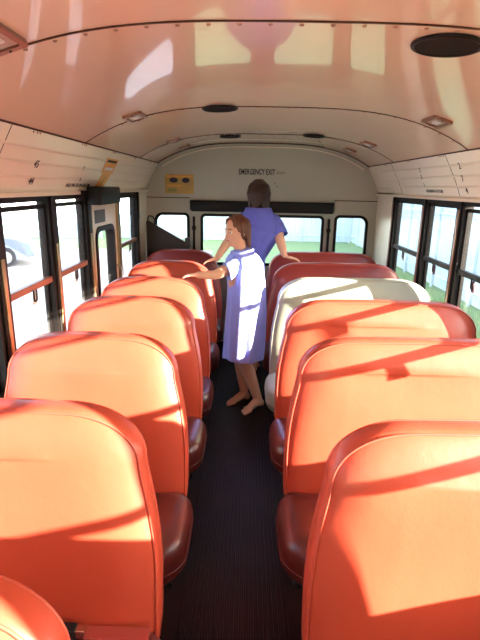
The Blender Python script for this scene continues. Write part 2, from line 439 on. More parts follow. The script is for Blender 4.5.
Lp = [-1.78, -1.18, -0.58, 0.02, 0.62, 1.22, 1.82, 2.62, 3.22]
Lp = [-1.60, -1.0, -0.4, 0.2, 0.8, 1.40, 2.01, 2.62, 3.215]
Rp = [-1.40, -0.75, -0.09, 0.525, 1.22, 1.89, 2.54, 3.14, 3.775, 4.56]
def post(side, y, wd=0.034):
    global k
    xw = XL if side < 0 else XR
    bm = bmesh.new()
    box(bm, *sorted((xw - side * 0.022, xw + side * 0.06)), y - wd, y + wd, ZS, ZT, bev=0.004, seg=1)
    struct('trim_%d' % k, bm, 'black'); k += 1
    bm = bmesh.new()
    box(bm, *sorted((xw - side * 0.027, xw - side * 0.020)), y - 0.014, y + 0.014, ZS, ZT - 0.25 if side < 0 else ZT - 0.05, bev=0.002, seg=1)
    struct('trim_%d' % k, bm, 'brass' if side < 0 else 'bronze'); k += 1
for a, b in zip(Lp, Lp[1:]): side_window(-1, a + 0.03, b - 0.03)
side_window(-1, 3.975, 4.66, gap=False)
for a, b in zip(Rp, Rp[1:]): side_window(1, a + 0.03, b - 0.03, gap=(a < 3.0))
for y in Lp: post(-1, y)
post(-1, 3.955, 0.022); post(-1, 4.69, 0.03)
for y in Rp: post(1, y, 0.026)
wallbox('wall_left_front', -1, YF, -1.63, ZS, ZT); wallbox('wall_right_front', 1, YF, -1.37, ZS, ZT)

# emergency side door, cream with a rounded black gasketed window
e = empty('door_1', (XL, 3.59, 0.05)); e['kind'] = 'structure'
fx = lambda x: (lambda u, v: Vector((x, u, v)))
bm = bmesh.new()
dz0, dz1 = 0.0, 1.58
ring_plate(bm, rrect(-0.335, 0.335, dz0, dz1, 0.0), rrect(-0.215, 0.215, 0.50, 1.335, 0.07), fx(0.004), fx(-0.045))
obj('door_panel', bm, 'cream', e)
bm = bmesh.new()
ring_plate(bm, rrect(-0.240, 0.240, 0.475, 1.36, 0.09), rrect(-0.205, 0.205, 0.51, 1.325, 0.065), fx(0.014), fx(-0.05))
obj('window_gasket', bm, 'black', e)
obj('pane', B(-0.03, -0.026, -0.212, 0.212, 0.503, 1.332), 'glass', e)
obj('door_label', B(0.004, 0.007, -0.23, 0.02, 1.385, 1.475), 'grey_label', e)
bm = bmesh.new(); tube(bm, [Vector(p) for p in ((0.006, 0.275, 1.02), (0.05, 0.275, 1.0), (0.05, 0.275, 0.80), (0.006, 0.275, 0.78))], 0.009, 8)
obj('door_handle', bm, 'chrome', e, True)
for y0, y1 in ((3.25, 3.262), (3.922, 3.934)):
    struct('trim_%d' % k, B(XL, XL + 0.02, y0 - 0.006, y1 + 0.006, 0.0, ZT), 'brass'); k += 1
t = empty('padded_header', (XL, 3.59, 1.60)); tag(t, 'short black padded box over the left side door', 'header pad')
obj('padding', B(0.030, 0.125, -0.45, 0.035, -0.030, 0.085, bev=0.014, seg=3), 'pad', t, True)
obj('end_bracket', B(0.0, 0.032, -0.52, -0.44, 0.0, 0.06), 'black', t); obj('end_bracket', B(0.0, 0.032, -0.16, -0.08, 0.0, 0.06), 'black', t)

# front end behind the viewer
bm = bmesh.new()
ring_plate(bm, rrect(XL - 0.05, XR + 0.05, 0.0, ZH, 0.0), rrect(-0.9, 1.22, 0.85, 1.60, 0.08), fy(YF), fy(YF - 0.05))
pts = [(XL - 0.05, ZH), (XR + 0.05, ZH)] + [(x, zc(x) + 0.02) for x in reversed(ceil_pts(30))]
loft(bm, [[Vector((x, y, z)) for x, z in pts] for y in (YF, YF - 0.05)])
struct('wall_front', bm, 'cream')
e = empty('window_%d' % nwin[0], (0.16, YF - 0.02, 0.85)); e['kind'] = 'structure'
obj('pane', B(-1.065, 1.065, -0.004, 0.0, 0, 0.75), 'glass', e)

# ------------------------------------------------------------------ lettering and stickers
def cove_mat(side, t, y, roll=0.0):
    """text frame on the cove: reads correctly from inside; up = towards ceiling"""
    xw = XL if side < 0 else XR; xt = XC + side * CX
    upv = Vector((xt - xw, 0, CT - ZH)).normalized()
    rt = Vector((0, 1, 0)) if side < 0 else Vector((0, -1, 0))
    nz = rt.cross(upv)
    p = cove_pt(side, t, y) + nz * 0.004
    return Matrix.Translation(p) @ Matrix((rt, upv, nz)).transposed().to_4x4() @ Matrix.Rotation(roll, 4, 'Z')
def sign(body, size, side, t, y, label, sx=1.0):
    o = text_obj('lettering', body, size, cove_mat(side, t, y), 'ink', sx=sx)
    tag(o, label, 'lettering'); return o
sign('45', 0.052, -1, 0.455, 2.363, 'black number 45 stencilled on the left cream panel')
sign('44', 0.052, -1, 0.151, 2.374, 'black number 44 stencilled on left cream panel below 45')
sign('7', 0.042, -1, 0.469, 3.033, 'small worn black numeral high on left panel beside the orange stickers')
sign('4', 0.040, -1, 0.215, 3.053, 'small worn black numeral on left panel just above the tiny text line')
sign('ALL IN 72 IN 16 CM', 0.032, -1, 0.085, 3.06, 'line of tiny worn black lettering low on left panel', 1.55)
sign('2', 0.046, 1, 0.688, 3.753, 'topmost small black mark on right panel above the text line')
sign('3', 0.046, 1, 0.497, 3.778, 'middle small black mark on right panel above the text line')
sign('L', 0.040, 1, 0.272, 3.777, 'lowest small black mark on right panel just above the text line')
sign('AL IN 88 IN 14 U 72 IN', 0.032, 1, 0.105, 3.62, 'line of tiny worn black lettering low on right panel', 1.0)
sign('2', 0.056, 1, 0.691, 3.064, 'uppermost black mark on right panel nearest the viewer, past the joint')
sign('7', 0.056, 1, 0.408, 3.088, 'middle black mark on right panel nearest the viewer, past the joint')
sign('4', 0.056, 1, 0.135, 3.081, 'lowest black mark on right panel nearest the viewer, past the joint')
# EMERGENCY EXIT on the rear wall
def rear_mat(x, z, y=YB - 0.0015): return Matrix.Translation((x, y, z)) @ Matrix.Rotation(PI / 2, 4, 'X')
t = empty('emergency_exit_lettering', (0.16, YB, 1.85)); tag(t, 'black EMERGENCY EXIT lettering with scratched end on the rear wall', 'lettering')
o = text_obj('words', 'EMERGENCY EXIT', 0.078, Matrix.Translation((-0.060, -0.0015, 0.0)) @ Matrix.Rotation(PI / 2, 4, 'X'), 'ink', t, sx=0.60)
o.data.transform(Matrix.Translation((0, 0, 0)))
for i in range(4):
    bm = bmesh.new(); x = 0.152 + i * 0.024
    tube(bm, [Vector((x - 0.006, -0.002, -0.02 + 0.01 * (i % 2))), Vector((x + 0.010, -0.002, 0.014 - 0.012 * (i % 2)))], 0.0032, 5)
    obj('scratched_letter', bm, 'ink', t)
for i in range(2):
    obj('worn_letter', B(0.125 + 0.02 * i, 0.14 + 0.02 * i, -0.002, 0, -0.115 - 0.03 * i, -0.108 - 0.03 * i), 'ink', t)
# yellow poster
t = empty('safety_poster', (-0.705, YB, 1.62)); tag(t, 'faded yellow poster with two dark ovals on the upper rear wall', 'poster')
obj('sheet', B(-0.15, 0.15, -0.004, 0, 0, 0.195), 'yellow', t)
for x, r in ((-0.060, 0.045), (0.065, 0.04)):
    bm = bmesh.new(); v = disc(bm, (0, 0, 0), 1.0, (0, -1, 0), 0.002, 24)
    bm.transform(Matrix.Translation((x, -0.005, 0.135)) @ Matrix.Diagonal((r, 1, 0.026, 1))); obj('picture', bm, 'pictures', t) if 'pictures' in M else obj('picture', bm, 'grey_label', t)
obj('band', B(-0.14, 0.14, -0.005, -0.004, 0.165, 0.182), 'orange', t)
obj('band', B(-0.13, 0.02, -0.005, -0.004, 0.075, 0.090), 'orange', t)
obj('text_block', B(-0.12, -0.03, -0.005, -0.004, 0.02, 0.05), 'greenish', t) if 'greenish' in M else None
# orange stickers on the left cove above the side door
def sticker(name, t0, t1, y0, y1, m, parent, skew=0.0, off=0.003):
    bm = bmesh.new()
    q = [cove_pt(-1, t0, y0, off), cove_pt(-1, t0, y1, off), cove_pt(-1, t1, y1 + skew, off), cove_pt(-1, t1, y0 + skew, off)]
    q2 = [cove_pt(-1, t0, y0, off - 0.002), cove_pt(-1, t0, y1, off - 0.002), cove_pt(-1, t1, y1 + skew, off - 0.002), cove_pt(-1, t1, y0 + skew, off - 0.002)]
    loft(bm, [q, q2]); return obj(name, bm, m, parent)
st = sticker('warning_sticker', 0.42, 0.80, 3.42, 3.70, 'orange', None); tag(st, 'upper orange warning sticker with dark heading high on left cream panel', 'sticker')
sticker('heading', 0.70, 0.76, 3.45, 3.67, 'ink', st, off=0.005); sticker('white_strip', 0.50, 0.57, 3.46, 3.66, 'paper_white', st, off=0.005)
st = sticker('warning_sticker', 0.02, 0.41, 3.40, 3.60, 'orange', None, skew=0.07); tag(st, 'lower skewed orange sticker touching the black padded box over the door', 'sticker')
sticker('text_stroke', 0.10, 0.33, 3.49, 3.52, 'yellow', st, skew=0.05, off=0.005)

# ------------------------------------------------------------------ ceiling fixtures
def cz(x): return zc(x)
def ceil_frame(x, y):
    d = 0.01; sl = (zc(x + d) - zc(x - d)) / (2 * d)
    rx = Vector((1, 0, sl)).normalized(); ry = Vector((0, 1, 0)); nz = rx.cross(ry)
    return Matrix.Translation((x, y, zc(x))) @ Matrix((rx, ry, nz)).transposed().to_4x4()
for x, y, r, lab in ((0.585, 1.60, 0.098, 'large round black speaker grille in ceiling, nearest the viewer'),
                     (-0.16, 2.91, 0.095, 'round black ceiling vent just beyond the second seam, left of centre'),
                     (-0.155, 4.45, 0.085, 'small round black ceiling vent near the rear, left of the two'),
                     (0.545, 4.25, 0.085, 'small round black ceiling vent near the rear, right of the two')):
    t = empty('ceiling_vent', (0, 0, 0)); t.matrix_world = ceil_frame(x, y); tag(t, lab, 'ceiling vent', 'round black ceiling grilles')
    bm = bmesh.new(); disc(bm, (0, 0, -0.003), r, (0, 0, 1), 0.010, 40); obj('grille', bm, 'mesh_dark', t)
    bm = bmesh.new(); tube(bm, [Vector((r * math.cos(a * PI / 20), r * math.sin(a * PI / 20), -0.006)) for a in range(40)], 0.007, 8, closed=True)
    obj('rim', bm, 'black', t, True)
for x, y, lab in ((-0.645, 1.335, 'square ceiling lamp at the top left corner, nearest the viewer'), (-0.617, 2.80, 'square ceiling lamp on the left beside the second seam'),
                  (0.975, 2.68, 'square ceiling lamp on the right beside the second seam'), (-0.61, 4.20, 'left rear ceiling lamp, the nearer of two'),
                  (-0.605, 4.90, 'left rear ceiling lamp closest to the rear wall'), (0.965, 4.10, 'right rear ceiling lamp, the nearer of two'), (0.96, 4.80, 'right rear ceiling lamp closest to the rear wall')):
    t = empty('ceiling_lamp', (0, 0, 0)); t.matrix_world = ceil_frame(x, y); tag(t, lab, 'ceiling lamp', 'square ceiling lamps')
    a_, b_ = 0.052, 0.098
    bm = bmesh.new(); ring_plate(bm, rrect(-a_, a_, -b_, b_, 0.012, 3), rrect(-a_ * 0.68, a_ * 0.68, -b_ * 0.76, b_ * 0.76, 0.008, 3), lambda u, v: Vector((u, v, 0.0)), lambda u, v: Vector((u, v, -0.014)))
    obj('bezel', bm, 'bronze', t)
    lens = obj('lens', B(-a_ * 0.68, a_ * 0.68, -b_ * 0.76, b_ * 0.76, -0.009, 0.0, bev=0.003), 'lens', t)
    obj('bulb_cover', B(-0.016, 0.016, -0.03, 0.03, -0.013, -0.008, bev=0.002), 'paper_white', lens)
    for sy in (-1, 1):
        bm = bmesh.new(); ball(bm, (0, sy * b_ * 0.88, -0.014), 0.004, 8, 6); obj('screw', bm, 'steel', t, True)

# ------------------------------------------------------------------ bench seats
HB = 0.70                       # backrest height above crease
def edge_in(z):
    """how far the backrest's side edge pulls in at height z"""
    tb = [(0.30, 0.012), (0.42, 0.0), (0.60, 0.0), (0.70, 0.007), (0.80, 0.022), (0.92, 0.048)]
    for (a, p), (b, q) in zip(tb, tb[1:]):
        if z <= b: return p + (q - p) * max(0, (z - a) / (b - a))
    return 0.048
def back_loop(x0, x1, d=0.0, z0=0.32, zt=1.085, n=12):
    """outline with big rounded upper corners; d = inset"""
    out = []
    for (x, s) in ((x0, 1), (x1, -1)):
        side = []
        rc = 0.175
        for i in range(14):
            z = z0 + d + (zt - rc * 0.95 - z0 - d) * i / 14
            side.append((x + s * (edge_in(z) + d), z))
        xe = x + s * (edge_in(zt - rc) + d)
        ze = zt - rc * 0.95
        a_, b_ = 0.235 - 0.8 * d, rc * 0.95 - d
        for i in range(n + 1):
            a = (PI / 2) * i / n
            side.append((xe + s * a_ * (1 - math.cos(a) ** 0.92), ze + b_ * math.sin(a) ** 0.92))
        out.append(side)
    left, rgt = out
    mid = [(left[-1][0] + (rgt[-1][0] - left[-1][0]) * i / 8, zt - d + 0.003 * math.sin(PI * i / 8)) for i in range(1, 8)]
    bot = [(rgt[0][0] + (left[0][0] - rgt[0][0]) * i / 8, z0 + d) for i in range(1, 8)]
    return left + mid + rgt[::-1] + bot
def make_seat(x0, x1, yt, aisle, face='vinyl', cush='vinyl_cushion', pipe='piping', label='', group='', seed=0, belt=False, zt=1.085):
    rnd = random.Random(seed)
    xc = (x0 + x1) / 2
    t = empty('bus_seat', (xc, yt, 0)); tag(t, label, 'bus seat', group)
    lx0, lx1 = x0 - xc, x1 - xc
    REC = 0.12; TH = 0.085
    def Y(z, off): return -REC * (zt - z) - off
    def ringpts(d, off, squeeze=0.0):
        return [Vector((x, Y(z, off), z)) for x, z in back_loop(lx0, lx1, d, zt=zt)]
    ph = [rnd.uniform(0, 6.28) for _ in range(6)]
    def front(d, off):
        pts = []
        for x, z in back_loop(lx0, lx1, d, zt=zt):
            wob = 0.0035 * math.sin(9 * x + ph[0] + 4 * z) + 0.003 * math.sin(14 * z + ph[1] - 5 * x)
            k_ = min(1, d / 0.06)
            pts.append(Vector((x, Y(z, off) - wob * k_, z)))
        return pts
    bm = bmesh.new()
    rings = [ringpts(0.10, -0.006), ringpts(0.03, -0.004), ringpts(0.010, 0.0), ringpts(0.003, 0.006), ringpts(0.0, 0.016), ringpts(0.0, TH * 0.5), ringpts(0.001, TH - 0.022), ringpts(0.006, TH - 0.010),
             front(0.016, TH - 0.002), front(0.030, TH + 0.006), front(0.055, TH + 0.016), front(0.09, TH + 0.024), front(0.125, TH + 0.029)]
    vr = loft(bm, rings, cap=False)
    for rr, amp in ((vr[0], 0.0), (vr[-1], 0.0035)):
        # fill the middle with rows that join the left side to the right side
        m = 27; Lf = rr[:m]; Rt = rr[m + 7:m + 7 + m][::-1]; top = rr[m:m + 7]; bot = rr[m + 7 + m:][::-1]
        rows = []
        for i in range(m):
            if i in (0, m - 1):
                inner = bot if i == 0 else top
                for j, v in enumerate(inner, 1): v.co.y = Lf[i].co.y + (Rt[i].co.y - Lf[i].co.y) * j / 8
            else:
                inner = []
                for j in range(1, 8):
                    p = Lf[i].co.lerp(Rt[i].co, j / 8)
                    p.y += -amp * (math.sin(7 * p.x + ph[2] + 5 * p.z) + 0.7 * math.sin(11 * p.z + ph[3] - 6 * p.x)) * math.sin(PI * j / 8) * min(1, i / 4, (m - 1 - i) / 6)
                    inner.append(bm.verts.new(p))
            rows.append([Lf[i]] + inner + [Rt[i]])
        for a_, b_ in zip(rows, rows[1:]):
            for j in range(8): bm.faces.new((a_[j], a_[j + 1], b_[j + 1], b_[j]))
    b = obj('backrest', bm, face, t, True)
    for off, d in ((TH - 0.006, 0.008), (0.010, 0.002)):
        bm = bmesh.new()
        lp = [Vector((x, Y(z, off) , z)) for x, z in back_loop(lx0, lx1, d, zt=zt)]
        nn = 14 + 13
        seq = lp[:len(lp) - 7]
        tube(bm, seq, 0.0034, 6)
        obj('piping', bm, pipe, t, True)
    # cushion
    bm = bmesh.new()
    yb = Y(0.42, TH) + 0.03; yf = yb - 0.44
    a = aisle
    xa = (lx1 + 0.035) if a > 0 else (lx0 - 0.035)      # aisle end
    xw = lx0 + 0.02 if a > 0 else lx1 - 0.02            # wall end
    X0, X1 = min(xa, xw), max(xa, xw)
    r = (0.13, 0.05) if a > 0 else (0.05, 0.13)
    def cl(d, z):
        # corners: front two large on the aisle side
        rs = [0.05, 0.16, 0.09, 0.04] if a > 0 else [0.16, 0.05, 0.04, 0.09]
        return [Vector((x, y, z + 0.012 * max(0, (y - yf) / 0.44) * 0 )) for x, y in rrect(X0 + d, X1 - d, yf + d, yb - d, [max(0.012, q - d) for q in rs], 8)]
    zb, zt_ = 0.265, 0.425
    rings = [cl(0.05, zb), cl(0.015, zb + 0.004), cl(0.004, zb + 0.02), cl(0.0, zb + 0.05), cl(0.0, zb + 0.085), cl(0.006, zb + 0.115), cl(0.020, zb + 0.140), cl(0.045, zb + 0.157), cl(0.08, zb + 0.165), cl(0.13, zb + 0.168), cl(0.18, zb + 0.168)]
    loft(bm, rings)
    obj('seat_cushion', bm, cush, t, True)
    bm = bmesh.new(); tube(bm, cl(0.001, zb + 0.055), 0.0035, 6, closed=True); obj('cushion_seam', bm, cush, t, True)
    # steel frame and legs
    bm = bmesh.new()
    box(bm, X0 + 0.05, X1 - 0.05, yf + 0.06, yf + 0.09, zb - 0.03, zb, bev=0.004); box(bm, X0 + 0.05, X1 - 0.05, yb - 0.09, yb - 0.06, zb - 0.03, zb + 0.02, bev=0.004)
    obj('seat_frame', bm, 'steel', t)
    lx = (X1 - 0.15) if a > 0 else (X0 + 0.15)
    for yy, lean in ((yf + 0.075, -0.0), (yb - 0.075, 0.05)):
        bm = bmesh.new(); tube(bm, [Vector((lx, yy, zb - 0.01)), Vector((lx, yy + lean * 0.5, 0.10)), Vector((lx, yy + lean, 0.012))], 0.014, 10)
        lg = obj('leg', bm, 'steel', t, True)
        bm = bmesh.new(); box(bm, lx - 0.03, lx + 0.03, yy + lean - 0.03, yy + lean + 0.03, 0.001, 0.014, bev=0.003)
        obj('foot_plate', bm, 'steel', lg)
    if belt:
        bx_ = -0.475 - xc
        yy = Y(0.44, TH + 0.03) - 0.02
        yy += 0.012; bm = B(bx_ - 0.075, bx_ + 0.015, yy - 0.035, yy + 0.0, 0.436, 0.480, bev=0.008)
        bk = obj('belt_buckle', bm, 'pad', t, True)
        obj('buckle_tongue', B(bx_ + 0.010, bx_ + 0.040, yy - 0.03, yy - 0.005, 0.448, 0.474, bev=0.003), 'chrome', bk)
        bm = bmesh.new()
        box(bm, bx_ + 0.035, bx_ + 0.22, yy - 0.035, yy + 0.01, 0.436, 0.456, bev=0.003)
        obj('belt_strap', bm, 'belt_red', t)
    return t
LX0, LX1, RX0, RX1 = -1.046, -0.236, 0.192, 1.364
GL, GR = 'red bus seats on the left side', 'bus seats on the right side'
seatsL = [(0.665, 'orange-red bus seat at bottom left corner, only its corner in view', 'vinyl'),
          (1.30, 'sunlit orange-red left seat nearest the viewer, shown in full, with belt buckle', 'vinyl'),
          (1.98, 'orange-red left seat second in the row behind the one with the belt buckle', 'vinyl'),
          (2.69, 'orange-red left seat right before the seat the child leans on', 'vinyl'),
          (3.31, 'left seat whose backrest the child in lavender holds', 'vinyl'),
          (4.08, 'left seat half in shade whose corner the standing person in violet holds', 'vinyl'),
          (4.84, 'rearmost left seat, its red darkened to stand for shade', 'vinyl_shaded')]
for i, (y, lab, mt) in enumerate(seatsL):
    make_seat(LX0, LX1, y, 1, mt, label=lab, group=GL, seed=i + 1, belt=(i == 1))
seatsR = [(0.59, 'maroon seat top at the bottom right corner of the view', 'vinyl_shaded', 'vinyl_cushion', 'piping'),
          (1.23, 'large orange-red right seat nearest the viewer, shown in full', 'vinyl', 'vinyl_cushion', 'piping'),
          (2.00, 'wide orange-red right seat second from the viewer', 'vinyl', 'vinyl_cushion', 'piping'),
          (2.71, 'orange-red right seat directly before the pale seat', 'vinyl', 'vinyl_cushion', 'piping'),
          (3.41, 'pale grey-white right seat, the only one not red', 'vinyl_white', 'vinyl_white', 'piping_white'),
          (4.12, 'right seat, its red darkened for shade, under the hand of the person in violet', 'vinyl_shaded', 'vinyl_cushion', 'piping'),
          (4.84, 'rearmost right seat, its red darkened for shade', 'vinyl_shaded', 'vinyl_cushion', 'piping')]
for i, (y, lab, mt, cm, pm) in enumerate(seatsR):
    make_seat(RX0, RX1, y, -1, mt, cm, pm, label=lab, group=GR, seed=20 + i, zt=1.085 if i else 1.035)

# ------------------------------------------------------------------ people
def remesh(o, vox=0.006, it=6):
    m = o.modifiers.new('remesh', 'REMESH'); m.mode = 'VOXEL'; m.voxel_size = vox; m.use_smooth_shade = True
    s = o.modifiers.new('smooth', 'SMOOTH'); s.factor = 0.6; s.iterations = it
def limb(bm, pts, rads, n=14):
    """capsule chain with smoothly interpolated radii"""
    P, R = [], []
    pts = [Vector(p) for p in pts]
    for i in range(len(pts) - 1):
        for s in range(6):
            f = s / 6; P.append(pts[i].lerp(pts[i + 1], f)); R.append(rads[i] + (rads[i + 1] - rads[i]) * f)
    P.append(pts[-1]); R.append(rads[-1])
    tube(bm, P, R, n)
    ball(bm, P[0], R[0], 12, 8); ball(bm, P[-1], R[-1], 12, 8)
    for p, r in zip(pts[1:-1], rads[1:-1]): ball(bm, p, r * 0.99, 12, 8)
def hand(bm, wrist, d, palm_n, size=0.17, spread=0.1, curl=0.5, thumb_side=1):
    """palm and five fingers; d = finger direction, palm_n = direction the palm faces"""
    d = Vector(d).normalized(); pn = Vector(palm_n); pn = (pn - d * pn.dot(d)).normalized(); s = d.cross(pn).normalized() * thumb_side
    w0 = Vector(wrist); L = size
    pc = w0 + d * L * 0.27
    R = Matrix((s, d, pn)).transposed()
    ball(bm, pc, (L * 0.215, L * 0.29, L * 0.085), 14, 10, rot=R)
    for i, (off, ln) in enumerate(((0.165, 0.40), (0.058, 0.45), (-0.05, 0.42), (-0.150, 0.33))):
        base = w0 + d * L * 0.46 + s * L * off
        dd = (d + s * off * spread * 4).normalized()
        k1 = base + dd * L * ln * 0.42 + pn * L * 0.02
        k2 = k1 + (dd + pn * curl).normalized() * L * ln * 0.32
        k3 = k2 + (dd + pn * curl * 2.2).normalized() * L * ln * 0.26
        limb(bm, [base - dd * L * 0.12, k1, k2, k3], [L * 0.058, L * 0.052, L * 0.046, L * 0.038], 8)
    tb = w0 + d * L * 0.10 + s * L * 0.13
    t1 = tb + (d * 0.75 + s * 0.8).normalized() * L * 0.24
    t2 = t1 + (d + s * 0.25 + pn * 0.3).normalized() * L * 0.20
    limb(bm, [tb - d * L * 0.02, t1, t2], [L * 0.075, L * 0.060, L * 0.046], 8)
def foot(bm, ankle, d, size=0.23):
    d = Vector((d[0], d[1], 0)).normalized(); s = Vector((-d.y, d.x, 0)); a = Vector(ankle)
    g = Vector((a.x, a.y, 0.0)); L = size
    h = 0.012
    limb(bm, [a, g + Vector((0, 0, h + 0.030)) - d * L * 0.13], [L * 0.135, L * 0.14], 10)
    limb(bm, [g + Vector((0, 0, h + 0.05)) + d * 0.02, g + d * L * 0.36 + Vector((0, 0, h + 0.026)), g + d * L * 0.55 + Vector((0, 0, h + 0.014))], [L * 0.17, L * 0.14, L * 0.10], 10)
    limb(bm, [g + d * L * 0.5 - s * L * 0.12 + Vector((0, 0, h + 0.012)), g + d * L * 0.5 + s * L * 0.12 + Vector((0, 0, h + 0.012))], [L * 0.085, L * 0.085], 10)
    for i, (o_, r_, e_) in enumerate(((0.14, 0.058, 0.80), (0.065, 0.045, 0.79), (0.0, 0.042, 0.76), (-0.06, 0.040, 0.72), (-0.115, 0.038, 0.67))):
        limb(bm, [g + d * L * 0.52 + s * L * o_ + Vector((0, 0, h + 0.008)), g + d * L * e_ + s * L * o_ * 1.15 + Vector((0, 0, h + 0.004))], [L * r_, L * r_ * 0.9], 8)
def head_mesh(bm, R, c, h):
    """head of height h centred at c; R columns: right, forward, up"""
    def P(x, y, z): return Vector(c) + R @ Vector((x * h, y * h, z * h))
    ball(bm, P(0, -0.05, 0.12), (0.335 * h, 0.41 * h, 0.38 * h), 20, 14, rot=R)
    ball(bm, P(0, 0.07, -0.12), (0.27 * h, 0.30 * h, 0.34 * h), 20, 14, rot=R)
    ball(bm, P(0, 0.19, -0.37), (0.12 * h, 0.11 * h, 0.10 * h), 12, 10, rot=R)
    limb(bm, [P(0, 0.34, 0.06), P(0, 0.395, -0.06), P(0, 0.425, -0.11)], [0.030 * h, 0.038 * h, 0.048 * h], 8)
    for s in (-1, 1):
        ball(bm, P(s * 0.045, 0.375, -0.13), 0.034 * h, 8, 6)
        ball(bm, P(s * 0.335, -0.03, -0.02), (0.035 * h, 0.075 * h, 0.11 * h), 12, 10, rot=R)
        ball(bm, P(s * 0.16, 0.235, -0.09), 0.10 * h, 10, 8)
        limb(bm, [P(s * 0.06, 0.36, 0.105), P(s * 0.20, 0.31, 0.10)], [0.030 * h, 0.026 * h], 8)
    ball(bm, P(0, 0.335, -0.23), (0.10 * h, 0.05 * h, 0.035 * h), 10, 8, rot=R)
def basis(fw, upv=(0, 0, 1)):
    f = Vector(fw).normalized(); u = Vector(upv); r = f.cross(u).normalized(); u = r.cross(f).normalized()
    return Matrix((r, f, u)).transposed()
def face_parts(parent, R, c, h, origin):
    def P(x, y, z): return Vector(c) + R @ Vector((x * h, y * h, z * h)) - Vector(origin)
    for s in (-1, 1):
        bm = bmesh.new(); ball(bm, P(s * 0.135, 0.305, 0.03), (0.055 * h, 0.045 * h, 0.034 * h), 12, 8, rot=R); e = obj('eye', bm, 'eye', parent, True)
        bm = bmesh.new(); ball(bm, P(s * 0.135, 0.338, 0.03), (0.026 * h, 0.016 * h, 0.026 * h), 10, 8, rot=R); obj('iris', bm, 'iris', e, True)
        bm = bmesh.new(); tube(bm, [P(s * 0.07, 0.375, 0.135), P(s * 0.13, 0.365, 0.15), P(s * 0.20, 0.325, 0.13)], [0.012 * h, 0.014 * h, 0.008 * h], 6); obj('eyebrow', bm, 'hair2', parent, True)
    bm = bmesh.new(); tube(bm, [P(-0.09, 0.365, -0.235), P(-0.03, 0.392, -0.222), P(0.03, 0.392, -0.222), P(0.09, 0.365, -0.235)], [0.008 * h, 0.018 * h, 0.018 * h, 0.008 * h], 8); obj('mouth', bm, 'lip', parent, True)
def cloth(rows, n=72, folds=9, amp=0.008, seed=1, thick=0.006):
    """draped tube: rows of (cx, cy, cz, rx, ry, rot, fold, tilt)"""
    rnd = random.Random(seed); ph = [rnd.uniform(0, 6.28) for _ in range(5)]
    # refine rows
    rr = []
    for i in range(len(rows) - 1):
        for s in range(5):
            f = s / 5; f = f
            rr.append([a + (b - a) * f for a, b in zip(rows[i], rows[i + 1])])
    rr.append(list(rows[-1]))
    bm = bmesh.new(); rings = []
    for i, (cx, cy, cz, rx, ry, rot, fo, ti) in enumerate(rr):
        ring = []
        for k_ in range(n):
            a = 2 * PI * k_ / n
            w_ = 1 + fo * (math.sin(folds * a + ph[0] + 0.04 * i) * 0.6 + math.sin((folds + 4) * a + ph[1] - 0.05 * i) * 0.4 + 0.5 * math.sin(3 * a + ph[2] + 0.08 * i))
            x, y = rx * math.cos(a) * w_, ry * math.sin(a) * w_
            ring.append(Vector((cx + x * math.cos(rot) - y * math.sin(rot), cy + x * math.sin(rot) + y * math.cos(rot), cz + ti * math.cos(a - 0.6) + 0.004 * math.sin(4 * a + ph[3]))))
        rings.append(ring)
    loft(bm, rings, cap=False)
    return bm

# --- child in lavender, facing left and a little toward the viewer
ch = empty('person', (0.0, 3.52, 0.0))
tag(ch, 'barefoot child in a sunlit lavender towel dress reaching for a left seat', 'person')
O = Vector((0.0, 3.52, 0.0))
fd = Vector((-0.78, -0.62, 0))
def L_(p): return Vector(p) - O
bm = bmesh.new()
hip, chest, neck = (-0.005, 3.50, 0.80), (-0.015, 3.44, 1.10), (-0.03, 3.42, 1.25)
hc = Vector((-0.066, 3.42, 1.395))
limb(bm, [(-0.01, 3.52, 0.72), hip, (-0.012, 3.47, 0.95), chest, (-0.02, 3.43, 1.17)], [0.11, 0.125, 0.105, 0.118, 0.085])
limb(bm, [(-0.02, 3.43, 1.15), (-0.035, 3.42, 1.27), hc], [0.055, 0.045, 0.05])
# shoulders across the facing direction
sr = Vector((-0.01, 3.55, 1.165)) + Vector((0.62, -0.78, 0)) * -0.0
sA = Vector((-0.082, 3.355, 1.155)); sB = Vector((0.053, 3.52, 1.170))
limb(bm, [sA, (-0.015, 3.43, 1.185), sB], [0.052, 0.06, 0.052])
eA = Vector((-0.210, 3.305, 1.105)); wA = Vector((-0.322, 3.255, 1.112))
limb(bm, [sA, eA, wA], [0.045, 0.034, 0.024])
hand(bm, wA, (-0.85, 0.12, -0.05), (0.0, 0.05, -1), 0.135, curl=0.45, thumb_side=-1, spread=0.3)
eB = Vector((0.03, 3.62, 0.93)); wB = Vector((-0.07, 3.58, 0.78))
limb(bm, [sB, eB, wB], [0.045, 0.034, 0.025]); hand(bm, wB, (-0.3, -0.2, -0.9), (-0.9, 0.1, 0.2), 0.13, curl=0.4)
